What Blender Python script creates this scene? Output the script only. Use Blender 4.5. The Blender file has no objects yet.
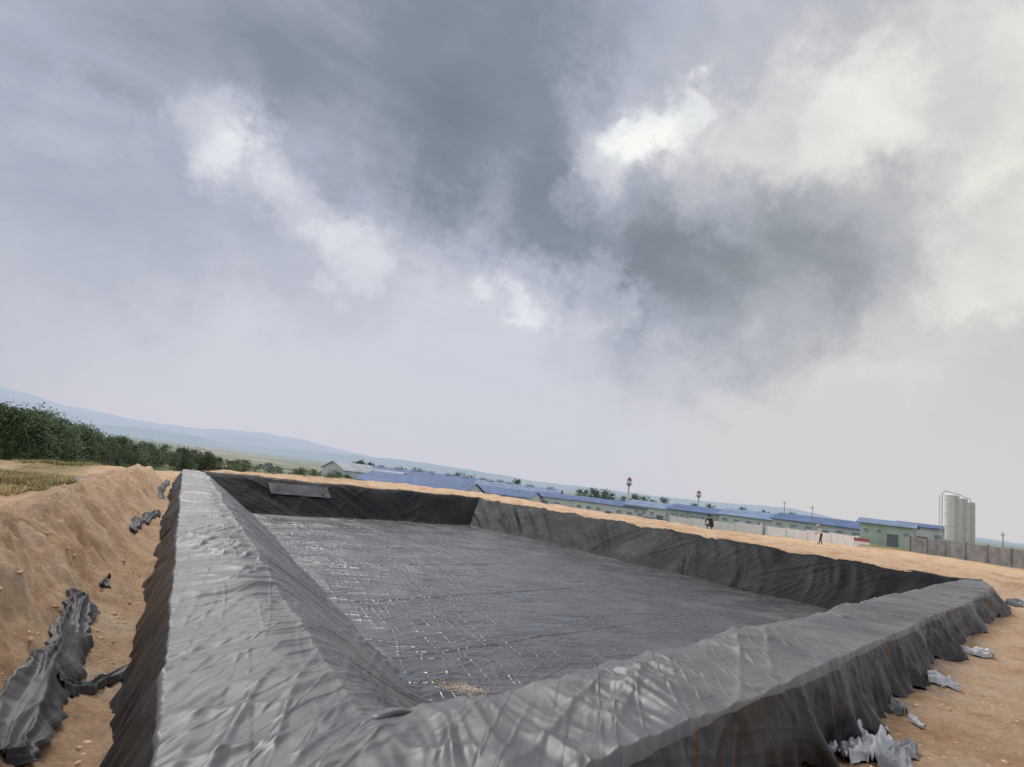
import bpy, bmesh, math, random
import numpy as np
from mathutils import Vector, Matrix
random.seed(7); rng=np.random.default_rng(7)
C=bpy.context.scene.collection
scene=bpy.context.scene
R=math.radians
# ------------------------------------------------------------------ camera
FPX=600.0; TH=R(7.0); PIT=math.atan(97.8/FPX); H=1.6
cp,sp,ct,st=math.cos(PIT),math.sin(PIT),math.cos(TH),math.sin(TH)
def ray(px,py):
    u=px-512; v=py-383.5
    a=u*ct+v*st; b=-u*st+v*ct
    return Vector((a, FPX*cp+b*sp, FPX*sp-b*cp))
def yh(px): return 482+0.1228*(px-512)
def P(px,py,dist):
    r=ray(px,py); return Vector((0,0,H))+r*(dist/r.y)
def onz(px,py,z):
    r=ray(px,py); return Vector((0,0,H))+r*((z-H)/r.z)
def GX(px,dist):
    r=ray(px,yh(px)); return r.x/r.y*dist
cam=bpy.data.cameras.new('camera'); co=bpy.data.objects.new('camera',cam); C.objects.link(co)
F=Vector((0,cp,sp)); R0=Vector((1,0,0)); U0=Vector((0,-sp,cp))
rt=ct*R0+st*U0; up=-st*R0+ct*U0
m=Matrix((rt,up,-F)).transposed().to_4x4(); m.translation=Vector((0,0,H)); co.matrix_world=m
cam.lens=FPX/1024*36; cam.sensor_width=36; cam.clip_end=30000; cam.clip_start=0.05
scene.camera=co
scene.view_settings.view_transform='Standard'; scene.view_settings.look='None'; scene.view_settings.exposure=0
# ------------------------------------------------------------------ noise
def _perm(seed):
    r=np.random.default_rng(seed); p=r.permutation(256); ang=r.random(256)*2*np.pi
    return np.concatenate([p,p]),np.cos(ang),np.sin(ang)
_pc={}
def perlin(x,y,seed=0):
    if seed not in _pc: _pc[seed]=_perm(seed+11)
    p,gx,gy=_pc[seed]
    x=np.asarray(x,float); y=np.asarray(y,float)
    xi=np.floor(x).astype(int); yi=np.floor(y).astype(int); xf=x-xi; yf=y-yi
    xi&=255; yi&=255
    u=xf*xf*xf*(xf*(xf*6-15)+10); v=yf*yf*yf*(yf*(yf*6-15)+10)
    def g(a,b,fx,fy):
        h=p[p[a]+b]; return gx[h]*fx+gy[h]*fy
    x1=(xi+1)&255; y1=(yi+1)&255
    n00=g(xi,yi,xf,yf); n10=g(x1,yi,xf-1,yf); n01=g(xi,y1,xf,yf-1); n11=g(x1,y1,xf-1,yf-1)
    return 1.4*((n00*(1-u)+n10*u)*(1-v)+(n01*(1-u)+n11*u)*v)
def ridge(x,y,seed=0,pw=2.0):
    return np.clip(1-np.abs(perlin(x,y,seed))*1.6,0,1)**pw
def fold(x,y,seed=0,k=4.):
    n=perlin(x,y,seed); return np.exp(-(np.sqrt(n*n+.0008)*k)**1.4)
def fbm(x,y,seed=0,o=4):
    s=0;a=1
    for k in range(o):
        s=s+a*perlin(x*2**k,y*2**k,seed+k); a*=.5
    return s
def sm(x,a=0.,b=1.):
    t=np.clip((x-a)/(b-a),0,1); return t*t*(3-2*t)
# ------------------------------------------------------------------ pond plan
PA=np.array([-0.66,4.23]); PB=np.array([-17.4,36.3]); PC=np.array([-1.5,50.4]); PD=np.array([18.7,24.4])
poly=[PA,PB,PC,PD]
dirs=[];nrm=[];lens=[]
for i in range(4):
    d=poly[(i+1)%4]-poly[i]; l=np.hypot(*d); d=d/l; dirs.append(d); lens.append(l); nrm.append(np.array([-d[1],d[0]]))
mit=[]
for i in range(4):
    a=nrm[i-1]; b=nrm[i]; s_=a+b; mit.append(s_/np.dot(s_,a))
cum=np.concatenate([[0],np.cumsum(lens)])
WB=np.array([1.2,.6,.35,1.28]); DEEP=-2.0; INS=2.7
def dists(x,y): return np.stack([(x-poly[i][0])*nrm[i][0]+(y-poly[i][1])*nrm[i][1] for i in range(4)])
def weights(ds,k=1.6):
    e=np.exp(k*(ds-ds.max(0))); return e/e.sum(0)
def Wf(x,y,w):
    W=(w*WB.reshape(-1,*([1]*(w.ndim-1)))).sum(0)
    return W*(1-.42*np.exp(-(np.hypot(x-PD[0],y-PD[1])/3.5)**2))
def outer(x,y,noise=True):
    ds=dists(x,y); w=weights(ds)
    t=(x-PA[0])*dirs[0][0]+(y-PA[1])*dirs[0][1]
    dl=ds[0]
    dc=3.0+.35*perlin(t*.25,t*0+.5,3)+.22*perlin(t*.9,t*0+.5,4)+.08*perlin(t*2.6,t*0+.5,14)
    hr=np.interp(t,[-6,0,4,12,36],[.30,.42,.55,.40,.26])
    hr=hr+.12*perlin(t*.7,t*0+3.3,5)+.05*perlin(t*2.1,t*0+3.3,15)
    trench=-.66+.08*perlin(t*.6,dl*.6,6)
    u_=np.clip((dl-1.6)/(dc-1.6),0,1)
    face=.65*u_+.35*sm(u_,.15,.95)
    L0=np.where(dl<dc, trench+(hr-trench)*face, -.85+(hr+.85)*(1-sm(dl,dc-.4,dc+2.6)))
    fade=sm(t,52,40)
    L0=-.4+(L0+.4)*fade
    heap=.20*np.clip(perlin(x*.28,y*.28,8)+.25,0,2)+.09*perlin(x*.9,y*.9,9)+.08*ridge(x*.6,y*.6,19,1.5)
    L1=.05+heap*sm(ds[1],.5,2.)-.35*sm(ds[1],6,20)
    L2=.03+heap*.9*sm(ds[2],.5,2.)*(1-.5*sm(ds[2],6,14))-.60*sm(ds[2],3,20)
    L3=-.66+.06*perlin(x*.5,y*.5,10)+0*x
    z=w[0]*L0+w[1]*L1+w[2]*L2+w[3]*L3
    r=np.hypot(x,y); az=np.degrees(np.arctan2(x,y))
    A_=[-60,-28,-8,8,20,32,60]
    r0=np.interp(az,A_,[22,25,55,55,45,55,60]); r1=np.interp(az,A_,[110,120,250,230,170,200,200])
    zf=np.interp(az,A_,[-4.5,-4.8,-8,-7.5,-4.2,-2.6,-2.4])
    k=sm(r,r0,r1); z=z*(1-k)+zf*k
    if noise:
        am=np.interp(r,[0,30,120],[1,.8,0])
        n=.060*fbm(x*.9,y*.9,20,5)+.07*(ridge(x*.8+.3*perlin(x,y,31),y*.8,30,1.5)-.5)
        n=n+.042*fbm(x*3.2,y*3.2,40,4)+.03*np.abs(perlin(x*5,y*5,57))
        mound=w[0]*sm(dl,1.7,2.3)*(1-sm(dl,4.5,6.5))
        n=n*(1+.6*mound)+mound*(.13*(ridge(t*1.3+.5*perlin(x*2,y*2,51),dl*.7,50,1.3)-.5)+.07*(ridge(t*3.2+.5*perlin(x*4,y*4,53),dl*2,52,1.2)-.5)+.05*perlin(t*.5,dl*5,54)+.08*perlin(x*2.3,y*2.3,55)+.05*np.abs(perlin(x*6,y*6,56)))
        z=z+n*am
    return z,ds,w
def ground(x,y):
    z,ds,w=outer(x,y); d=ds.max(0); W=Wf(x,y,w)
    under=np.where(d<0,np.maximum(DEEP,DEEP*(-d)/INS)-.27,-.30)
    k=sm(d,W-.62,W-.22)
    return under*(1-k)+z*k
def gz(x,y): return float(ground(np.array([float(x)]),np.array([float(y)]))[0])
def hit(px,py,n=1500,far=60.):
    r=ray(px,py); t=np.geomspace(2.0,far,n)/r.y
    x=r.x*t; y=r.y*t; z=H+r.z*t; g_=ground(x,y); k=z<g_
    i=np.argmax(k) if k.any() else n-1
    return (float(x[i]),float(y[i]))
# ------------------------------------------------------------------ material helpers
def mat(name): 
    m=bpy.data.materials.new(name); m.use_nodes=True; nt=m.node_tree
    b=nt.nodes['Principled BSDF']; return m,nt,b
def N(nt,t,**k):
    n=nt.nodes.new(t)
    for a,v in k.items(): setattr(n,a,v)
    return n
def simple(name,col,rough=.7,var=.15,scale=3.,bump=0.,metal=0.):
    m,nt,b=mat(name); L=nt.links
    tc=N(nt,'ShaderNodeTexCoord'); no=N(nt,'ShaderNodeTexNoise'); no.inputs['Scale'].default_value=scale; no.inputs['Detail'].default_value=5
    L.new(tc.outputs['Object'],no.inputs['Vector'])
    r=N(nt,'ShaderNodeValToRGB'); r.color_ramp.elements[0].position=.3; r.color_ramp.elements[1].position=.7
    r.color_ramp.elements[0].color=[c*(1-var) for c in col]+[1]; r.color_ramp.elements[1].color=[min(1,c*(1+var)) for c in col]+[1]
    L.new(no.outputs['Fac'],r.inputs['Fac']); L.new(r.outputs['Color'],b.inputs['Base Color'])
    b.inputs['Roughness'].default_value=rough; b.inputs['Metallic'].default_value=metal
    if bump:
        bp=N(nt,'ShaderNodeBump'); bp.inputs['Strength'].default_value=bump; bp.inputs['Distance'].default_value=.02
        L.new(no.outputs['Fac'],bp.inputs['Height']); L.new(bp.outputs['Normal'],b.inputs['Normal'])
    return m
def corrugated(name,col,scale=3.):
    m,nt,b=mat(name); L=nt.links
    tc=N(nt,'ShaderNodeTexCoord'); w=N(nt,'ShaderNodeTexWave'); w.inputs['Scale'].default_value=scale; w.inputs['Distortion'].default_value=0
    L.new(tc.outputs['Object'],w.inputs['Vector'])
    no=N(nt,'ShaderNodeTexNoise'); no.inputs['Scale'].default_value=.35; no.inputs['Detail'].default_value=6; L.new(tc.outputs['Object'],no.inputs['Vector'])
    r=N(nt,'ShaderNodeValToRGB'); r.color_ramp.elements[0].position=.3; r.color_ramp.elements[1].position=.7
    r.color_ramp.elements[0].color=[c*.75 for c in col]+[1]; r.color_ramp.elements[1].color=[min(1,c*1.2) for c in col]+[1]
    L.new(no.outputs['Fac'],r.inputs['Fac']); L.new(r.outputs['Color'],b.inputs['Base Color'])
    bp=N(nt,'ShaderNodeBump'); bp.inputs['Strength'].default_value=.6; bp.inputs['Distance'].default_value=.04
    L.new(w.outputs['Color'],bp.inputs['Height']); L.new(bp.outputs['Normal'],b.inputs['Normal'])
    b.inputs['Roughness'].default_value=.65; b.inputs['Specular IOR Level'].default_value=.25
    return m
def liner_mat(name,base,rough,dust=.25,bscale=1.0,spec=.5,bd=.012,dustcol=(.33,.29,.25),dlo=.48,bstr=.5,ior=1.5):
    m,nt,b=mat(name); L=nt.links
    uv=N(nt,'ShaderNodeUVMap'); uv.uv_map='UVMap'
    tc=N(nt,'ShaderNodeTexCoord')
    def rn(sx,sy,rot,scale,det,dist,wid):
        mp=N(nt,'ShaderNodeMapping'); mp.inputs['Scale'].default_value=(sx,sy,1); mp0=N(nt,'ShaderNodeMapping'); mp0.inputs['Rotation'].default_value=(0,0,R(rot)); L.new(uv.outputs['UV'],mp0.inputs['Vector']); L.new(mp0.outputs['Vector'],mp.inputs['Vector'])
        n1=N(nt,'ShaderNodeTexNoise'); n1.inputs['Scale'].default_value=scale*bscale; n1.inputs['Detail'].default_value=det; n1.inputs['Distortion'].default_value=dist
        L.new(mp.outputs['Vector'],n1.inputs['Vector'])
        a=N(nt,'ShaderNodeMath',operation='SUBTRACT'); a.inputs[1].default_value=.5; L.new(n1.outputs['Fac'],a.inputs[0])
        c=N(nt,'ShaderNodeMath',operation='ABSOLUTE'); L.new(a.outputs[0],c.inputs[0])
        d=N(nt,'ShaderNodeMapRange',interpolation_type='SMOOTHSTEP'); d.inputs['From Min'].default_value=0; d.inputs['From Max'].default_value=wid; d.inputs['To Min'].default_value=1; d.inputs['To Max'].default_value=0; L.new(c.outputs[0],d.inputs['Value'])
        return d.outputs['Result']
    a=rn(1.,.10,12,2.6,1.,.2,.08); c=rn(1.,.12,-32,2.0,.5,.2,.05); d=rn(.10,1.0,8,2.6,1.,.2,.06)
    m1=N(nt,'ShaderNodeMath',operation='MULTIPLY_ADD'); m1.inputs[1].default_value=.6; L.new(c,m1.inputs[0]); L.new(a,m1.inputs[2])
    m2=N(nt,'ShaderNodeMath',operation='MULTIPLY_ADD'); m2.inputs[1].default_value=.6; L.new(d,m2.inputs[0]); L.new(m1.outputs[0],m2.inputs[2])
    bp=N(nt,'ShaderNodeBump'); bp.inputs['Strength'].default_value=bstr; bp.inputs['Distance'].default_value=bd
    L.new(m2.outputs[0],bp.inputs['Height']); L.new(bp.outputs['Normal'],b.inputs['Normal'])
    d1=N(nt,'ShaderNodeTexNoise'); d1.inputs['Scale'].default_value=.55; d1.inputs['Detail'].default_value=9; d1.inputs['Roughness'].default_value=.68; L.new(tc.outputs['Object'],d1.inputs['Vector'])
    mr=N(nt,'ShaderNodeMapRange'); mr.inputs['From Min'].default_value=dlo; mr.inputs['From Max'].default_value=.75; mr.inputs['To Max'].default_value=dust
    L.new(d1.outputs['Fac'],mr.inputs['Value'])
    mx=N(nt,'ShaderNodeMix',data_type='RGBA'); mx.inputs['A'].default_value=(*base,1); mx.inputs['B'].default_value=(*dustcol,1)
    L.new(mr.outputs['Result'],mx.inputs['Factor']); L.new(mx.outputs['Result'],b.inputs['Base Color'])
    r2=N(nt,'ShaderNodeMapRange'); r2.inputs['From Min'].default_value=.35; r2.inputs['From Max'].default_value=.7; r2.inputs['To Min'].default_value=rough-.05; r2.inputs['To Max'].default_value=rough+.12
    L.new(d1.outputs['Fac'],r2.inputs['Value']); L.new(r2.outputs['Result'],b.inputs['Roughness'])
    b.inputs['Specular IOR Level'].default_value=spec
    b.inputs['IOR'].default_value=ior
    return m
M={}
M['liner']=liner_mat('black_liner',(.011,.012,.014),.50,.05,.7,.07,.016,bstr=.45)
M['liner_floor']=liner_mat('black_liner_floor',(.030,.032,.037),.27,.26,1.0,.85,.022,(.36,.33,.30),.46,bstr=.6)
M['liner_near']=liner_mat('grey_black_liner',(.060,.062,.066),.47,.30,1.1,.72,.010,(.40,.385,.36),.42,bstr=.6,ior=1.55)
M['skirt']=liner_mat('shade_darkened_skirt',(.020,.019,.019),.42,.10,1.2,.4,.010,(.22,.17,.12),.50)  # base darkened for shade on the outer face, thin brown dust over it
M['fabric']=liner_mat('dark_sheet',(.040,.040,.043),.50,.30,1.,.35,.006)
M['scrap']=simple('pale_plastic',(.50,.51,.52),.4,.25,9,.3)
M['scrapg']=simple('grey_plastic',(.24,.25,.26),.5,.3,9,.3)
M['patch']=simple('dusty_print',(.115,.118,.12),.7,.4,1.2)
M['patch'].node_tree.nodes['Principled BSDF'].inputs['Specular IOR Level'].default_value=.15
def ground_mat():
    m,nt,b=mat('sandy_ground'); L=nt.links
    tc=N(nt,'ShaderNodeTexCoord'); at=N(nt,'ShaderNodeVertexColor'); at.layer_name='zone'
    sepc=N(nt,'ShaderNodeSeparateColor'); L.new(at.outputs['Color'],sepc.inputs['Color'])
    def noise(sc,de,ro=.6):
        n=N(nt,'ShaderNodeTexNoise'); n.inputs['Scale'].default_value=sc; n.inputs['Detail'].default_value=de; n.inputs['Roughness'].default_value=ro; L.new(tc.outputs['Object'],n.inputs['Vector']); return n
    a=noise(.9,10,.68); bb=noise(14,8,.7); c=noise(.05,8,.65); 
    ra=N(nt,'ShaderNodeValToRGB'); e=ra.color_ramp.elements
    e[0].position=.3; e[0].color=(.66,.39,.225,1); e[1].position=.70; e[1].color=(.98,.77,.57,1)
    x=ra.color_ramp.elements.new(.5); x.color=(.93,.635,.40,1)
    L.new(a.outputs['Fac'],ra.inputs['Fac'])
    rb=N(nt,'ShaderNodeMapRange'); rb.inputs['From Min'].default_value=.3; rb.inputs['From Max'].default_value=.7; rb.inputs['To Min'].default_value=.74; rb.inputs['To Max'].default_value=1.08; L.new(bb.outputs['Fac'],rb.inputs['Value'])
    mu=N(nt,'ShaderNodeMix',data_type='RGBA',blend_type='MULTIPLY'); mu.inputs['Factor'].default_value=1; L.new(ra.outputs['Color'],mu.inputs['A']); L.new(rb.outputs['Result'],mu.inputs['B'])
    g1=N(nt,'ShaderNodeValToRGB'); g1.color_ramp.elements[0].position=.40; g1.color_ramp.elements[0].color=(.16,.17,.06,1); g1.color_ramp.elements[1].position=.60; g1.color_ramp.elements[1].color=(.50,.39,.20,1)
    n3=noise(.35,9,.7); L.new(n3.outputs['Fac'],g1.inputs['Fac'])
    m1=N(nt,'ShaderNodeMix',data_type='RGBA'); L.new(sepc.outputs['Red'],m1.inputs['Factor']); L.new(mu.outputs['Result'],m1.inputs['A']); L.new(g1.outputs['Color'],m1.inputs['B'])
    g2=N(nt,'ShaderNodeValToRGB'); g2.color_ramp.elements[0].position=.4; g2.color_ramp.elements[0].color=(.07,.12,.05,1); g2.color_ramp.elements[1].position=.6; g2.color_ramp.elements[1].color=(.22,.24,.12,1)
    L.new(c.outputs['Fac'],g2.inputs['Fac'])
    m2=N(nt,'ShaderNodeMix',data_type='RGBA'); L.new(sepc.outputs['Green'],m2.inputs['Factor']); L.new(m1.outputs['Result'],m2.inputs['A']); L.new(g2.outputs['Color'],m2.inputs['B'])
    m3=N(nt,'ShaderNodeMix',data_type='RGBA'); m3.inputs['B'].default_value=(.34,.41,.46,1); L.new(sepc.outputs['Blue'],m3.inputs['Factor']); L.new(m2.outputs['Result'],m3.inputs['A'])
    L.new(m3.outputs['Result'],b.inputs['Base Color']); b.inputs['Roughness'].default_value=.95; b.inputs['Specular IOR Level'].default_value=.1
    f=noise(5,12,.80); bp=N(nt,'ShaderNodeBump'); bp.inputs['Strength'].default_value=1.; bp.inputs['Distance'].default_value=.20; L.new(f.outputs['Fac'],bp.inputs['Height']); L.new(bp.outputs['Normal'],b.inputs['Normal'])
    return m
M['ground']=ground_mat()
M['sand']=simple('sand_lump',(.68,.45,.28),.95,.2,6,.5)
M['sandp']=simple('pale_sand',(.52,.44,.35),.95,.2,6,.5)
# ------------------------------------------------------------------ mesh helpers
def np_mesh(name,V,Fq,material,uv=None,smooth=True,parent=None):
    me=bpy.data.meshes.new(name); V=np.asarray(V,np.float32); Fq=np.asarray(Fq,np.int32)
    me.vertices.add(len(V)); me.vertices.foreach_set('co',V.ravel())
    k=Fq.shape[1]; me.loops.add(Fq.size); me.loops.foreach_set('vertex_index',Fq.ravel())
    me.polygons.add(len(Fq)); me.polygons.foreach_set('loop_start',np.arange(0,Fq.size,k,dtype=np.int32)); me.polygons.foreach_set('loop_total',np.full(len(Fq),k,np.int32))
    if uv is not None:
        l=me.uv_layers.new(name='UVMap'); l.data.foreach_set('uv',np.asarray(uv,np.float32)[Fq.ravel()].ravel())
    me.update(calc_edges=True); me.validate()
    if smooth: me.polygons.foreach_set('use_smooth',np.ones(len(me.polygons),bool))
    me.materials.append(material)
    o=bpy.data.objects.new(name,me); C.objects.link(o)
    if parent: o.parent=parent
    return o
def gridfaces(nu,nv,wrap=False):
    i=np.arange(nu-1 if not wrap else nu)[:,None]; j=np.arange(nv-1)[None,:]
    a=i*nv+j; b=((i+1)%nu)*nv+j
    return np.stack([a,b,b+1,a+1],-1).reshape(-1,4)
class MB:
    def __init__(s): s.v=[];s.f=[];s.mi=[]
    def add(s,v,f,mi=0):
        k=len(s.v); s.v+= [tuple(x) for x in v]; s.f+=[tuple(i+k for i in q) for q in f]; s.mi+=[mi]*len(f); return s
    def box(s,c,d,rz=0,mi=0,taper=1.):
        x,y,z=[q/2 for q in d]; pts=[]
        for dz in (-1,1):
            t=1 if dz<0 else taper
            for a,b in ((-1,-1),(1,-1),(1,1),(-1,1)):
                p=(a*x*t,b*y*t); pts.append((c[0]+p[0]*math.cos(rz)-p[1]*math.sin(rz),c[1]+p[0]*math.sin(rz)+p[1]*math.cos(rz),c[2]+dz*z))
        return s.add(pts,[(3,2,1,0),(4,5,6,7),(0,1,5,4),(1,2,6,5),(2,3,7,6),(3,0,4,7)],mi)
    def cyl(s,p0,p1,r0,r1=None,n=10,mi=0):
        r1=r0 if r1 is None else r1; p0=Vector(p0);p1=Vector(p1); d=(p1-p0).normalized()
        a=d.orthogonal().normalized(); b=d.cross(a); pts=[]
        for p,r in ((p0,r0),(p1,r1)):
            for k in range(n):
                t=2*math.pi*k/n; pts.append(p+a*r*math.cos(t)+b*r*math.sin(t))
        f=[(k,(k+1)%n,n+(k+1)%n,n+k) for k in range(n)]+[tuple(range(n))[::-1],tuple(range(n,2*n))]
        return s.add(pts,f,mi)
    def lathe(s,prof,n=16,mi=0):
        pts=[];f=[]
        for r,z in prof:
            for k in range(n):
                t=2*math.pi*k/n; pts.append((r*math.cos(t),r*math.sin(t),z))
        for i in range(len(prof)-1):
            for k in range(n): f.append((i*n+k,i*n+(k+1)%n,(i+1)*n+(k+1)%n,(i+1)*n+k))
        return s.add(pts,f,mi)
    def build(s,name,mats,parent=None,smooth=False):
        me=bpy.data.meshes.new(name); me.from_pydata(s.v,[],s.f)
        for m_ in (mats if isinstance(mats,(list,tuple)) else [mats]): me.materials.append(m_)
        me.polygons.foreach_set('material_index',s.mi)
        if smooth: me.polygons.foreach_set('use_smooth',[True]*len(me.polygons))
        me.update(); o=bpy.data.objects.new(name,me); C.objects.link(o)
        if parent: o.parent=parent
        return o
def tag(o,label,cat,group=None,kind=None):
    o['label']=label; o['category']=cat
    if group:o['group']=group
    if kind:o['kind']=kind
    return o
def thing(name,label,cat,loc=(0,0,0),rz=0,group=None):
    o=bpy.data.objects.new(name,None); C.objects.link(o); o.location=loc; o.rotation_euler=(0,0,rz); o.empty_display_size=.2
    return tag(o,label,cat,group)
def struct(o,label,cat): return tag(o,label,cat,kind='structure')
# ------------------------------------------------------------------ GROUND
ang=np.concatenate([np.arange(-180,-58,3.),np.arange(-58,58,.2),np.arange(58,180,3.)])
rad=np.concatenate([[0.02],np.geomspace(.6,70,720),np.geomspace(72,9000,130)])
AA,RR=np.meshgrid(np.radians(ang),rad,indexing='ij')
X=RR*np.sin(AA);Y=RR*np.cos(AA)
Z=ground(X.ravel(),Y.ravel()).reshape(X.shape)
V=np.stack([X,Y,Z],-1).reshape(-1,3)
Fq=gridfaces(len(ang),len(rad),wrap=True)[:,::-1]
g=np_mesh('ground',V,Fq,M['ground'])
struct(g,'bare orange sand and clay around the lined pond, turning to fields far off','ground')
x=V[:,0];y=V[:,1];ds=dists(x,y);d=ds.max(0);r=np.hypot(x,y);az=np.degrees(np.arctan2(x,y))
nz=fbm(x*.12,y*.12,60,5)
left=sm(az,-12,-26)
dry=left*sm(ds[0]+nz*1.2,5.2,7.5)*np.clip(.75+nz*.8,0,1)+ (1-left)*sm(r+nz*8,70,88)
green=np.where(az<-12,sm(r+nz*22,52,80),sm(r+nz*25,85,120))*np.clip(.8+fbm(x*.02,y*.02,70,4),0,1)
haze=.85*(1-np.exp(-np.maximum(r-120,0)/900.))  # distance haze painted into the ground colour through the blue channel
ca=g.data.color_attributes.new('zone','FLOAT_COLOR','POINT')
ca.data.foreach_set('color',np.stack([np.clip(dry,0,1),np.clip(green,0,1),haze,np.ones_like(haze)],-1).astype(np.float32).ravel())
# ------------------------------------------------------------------ LINER
liner=thing('pond_liner','huge black plastic sheet lining the whole excavated pond, creased and shiny','pond liner',(0,0,0))
def wrinkle(S,T,side):
    sh=.75 if side==3 else -.2
    a=S+sh*T+.30*perlin(S*.6,T*.6,101)
    b_=.30*perlin(S*.9,T*.9,104)
    amp=np.clip(.65+1.0*perlin(S*.45,T*.4,108),.25,1.4); amp2=np.clip(.35+1.3*perlin(S*.6+9,T*.6,109),0,1.3)
    if side in (1,2):
        a=S+.9*T+.5*perlin(S*.3,T*.3,101)
        return .05*perlin(S*.4,T*.5,107)+amp*(.07*fold(a*.45,T*.12+7,102,4.)+.045*fold(a*1.1,T*.2,103,5.))+amp2*.04*fold((S-T*1.1)*.6,(T+S)*.1,105,8.)-.04
    c1=fold(a*.9,T*.10+7,102,5.2)
    c2=fold(a*2.0+b_,T*.16,103,5.2)
    c6=fold(a*4.2+b_*1.5,T*.30,112,4.5)
    c7=fold(a*9+b_*2,T*.9,114,4.)
    c3=fold((S-T*1.1)*1.1+b_,(T+S)*.14,105,9.)
    c4=fold((S+T*1.5)*1.3-b_,(T-S)*.14,110,9.)
    lf=perlin(S*.5,T*.7,107)
    return lf*.025+amp*(.062*c1+.045*c2+.020*c6+.005*c7)+amp2*(.030*c3+.032*c4)-(.060 if side==3 else .045)
for side in range(4):
    P0=poly[side];P1=poly[(side+1)%4];m0=mit[side];m1=mit[(side+1)%4];L_=lens[side]
    s=0.; e=L_+.28 if side==3 else L_; ss=[]
    while s<e:
        ss.append(s); p=P0+(P1-P0)*(s/L_); s+=float(np.clip(.0034*math.hypot(*p),.014,.14))
    ss.append(e); ss=np.array(ss)
    fr=ss/L_
    off_in=np.linspace(-INS-.12,-.05,80)
    q_top=np.linspace(0,1,64); q_dr=np.linspace(0,1,40)[1:]
    rim=P0[None]+(P1-P0)[None]*fr[:,None]; md=m0[None]*(1-fr[:,None])+m1[None]*fr[:,None]
    pm=rim+md*1.0
    w=weights(dists(pm[:,0],pm[:,1])); W=Wf(rim[:,0],rim[:,1],w)
    rr_=.26 if side==0 else .18; rd=.065 if side==0 else .045
    OFF=[];ZZ=[];TT=[];NX=[];NZ=[];DR=[];O1=np.ones_like(ss)
    for o_ in off_in:
        OFF.append(o_*O1); z=DEEP*(-o_)/INS; z=max(z,DEEP-.08)
        z-= rd*math.exp(-(o_/rr_)**2)
        if o_<-INS+.35: z+=.05*((o_+INS-.35)/.47)**2
        ZZ.append(z*O1); TT.append(o_*1.24*O1); kk=math.exp(-(o_/.3)**2); NX.append((-.59+.35*kk)*O1); NZ.append((.8+.15*kk)*O1); DR.append(0*O1)
    for q in q_top:
        o_=q*W; OFF.append(o_); b_=-rd*np.exp(-(o_/rr_)**2)-.02*q**8
        ZZ.append(b_); TT.append(o_); k=q**8; NX.append(k*.6*O1-.24*np.exp(-(o_/.2)**2)); NZ.append((1-.2*k)*O1-.05*np.exp(-(o_/.2)**2)); DR.append(.20*q**8*O1)
    pt=rim+md*(W+.25)[:,None]
    foot=outer(pt[:,0],pt[:,1],True)[0]-.06
    sS=cum[side]+ss
    rag=.20*np.clip(perlin(sS*.9,sS*0+.4,140)+.1,0,1)+.12*np.clip(perlin(sS*3.1,sS*0+.4,141),0,1)+.06*np.clip(perlin(sS*8.1,sS*0+.4,142),0,1)
    foot=np.where(foot<-.4,foot+rag,foot)
    foot=np.minimum(foot,-.16); hgt=-foot
    for q in q_dr:
        o_=W+.04*np.sin(q*np.pi/2)+(.06 if side==3 else .18)*q; OFF.append(o_)
        ZZ.append(-.03+(foot+.03)*(q**1.05)); TT.append(W+q*hgt); NX.append(.95*O1); NZ.append(.12*O1); DR.append((.20+.80*q)*O1)
    OFF=np.array(OFF).T;ZZ=np.array(ZZ).T;TT=np.array(TT).T;NX=np.array(NX).T;NZ=np.array(NZ).T;DR=np.array(DR).T
    S=(cum[side]+ss)[:,None]+0*TT
    D_=wrinkle(S,TT,side)
    if side in(0,3):
        da=(S-0) if side==0 else (cum[4]-S)
        k=sm(np.abs(da),0,.7); base=wrinkle(da+5.,TT,0)
        D_=D_*k+base*(1-k)
    wp=.7*perlin(S*.35,TT*.8,120); lm=np.clip(.75+1.1*perlin(S*.28,TT*0+.7,126),.2,1.5)
    sk_=S-.35*TT
    pl=fold(sk_*.55+wp,TT*.35,121,2.8)*.34+(fold(sk_*1.5+wp*1.4,TT*.45,122,3.4)*.22+fold(sk_*3.7+wp*2,TT*.8,123,3.6)*.09+fold(sk_*8+wp*3,TT*1.5,129,3.6)*.03)*lm+.07*perlin(S*1.1,TT*2.5,127)-.07
    pl=np.maximum(pl,-.06)
    if side==0: pl=np.maximum(pl*.42+.08*perlin(S*.5,TT*1.2,128)-.02,-.08)
    hk=np.clip(hgt/.6,.15,1.2)[:,None]
    D_=D_*(1-.5*DR)+pl*DR*hk
    if side==3: D_=D_+.03*sm(TT,-.6,.15)
    px=rim[:,None,0]+md[:,None,0]*OFF; py=rim[:,None,1]+md[:,None,1]*OFF
    mn=md/np.linalg.norm(md,axis=1)[:,None]
    px=px+mn[:,None,0]*NX*D_; py=py+mn[:,None,1]*NX*D_; pz=ZZ+NZ*D_
    pz=pz+.05*perlin(px*.35,py*.35,130)*sm(OFF,-1,.2)
    G=np.stack([px,py,pz],-1); UVG=np.stack([S,TT],-1)
    ns=len(off_in)+len(q_top)
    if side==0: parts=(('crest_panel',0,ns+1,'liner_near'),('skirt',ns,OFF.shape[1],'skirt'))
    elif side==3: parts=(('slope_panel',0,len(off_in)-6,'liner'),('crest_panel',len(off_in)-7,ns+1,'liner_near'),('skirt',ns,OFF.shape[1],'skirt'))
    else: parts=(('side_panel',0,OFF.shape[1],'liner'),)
    for (nm,j0,j1,mm) in parts:
        np_mesh(nm,G[:,j0:j1].reshape(-1,3),gridfaces(len(ss),j1-j0),M[mm],UVG[:,j0:j1].reshape(-1,2),parent=liner)
fc=[poly[i]-mit[i]*(INS-.06) for i in range(4)]
nu,nv=620,480
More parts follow.
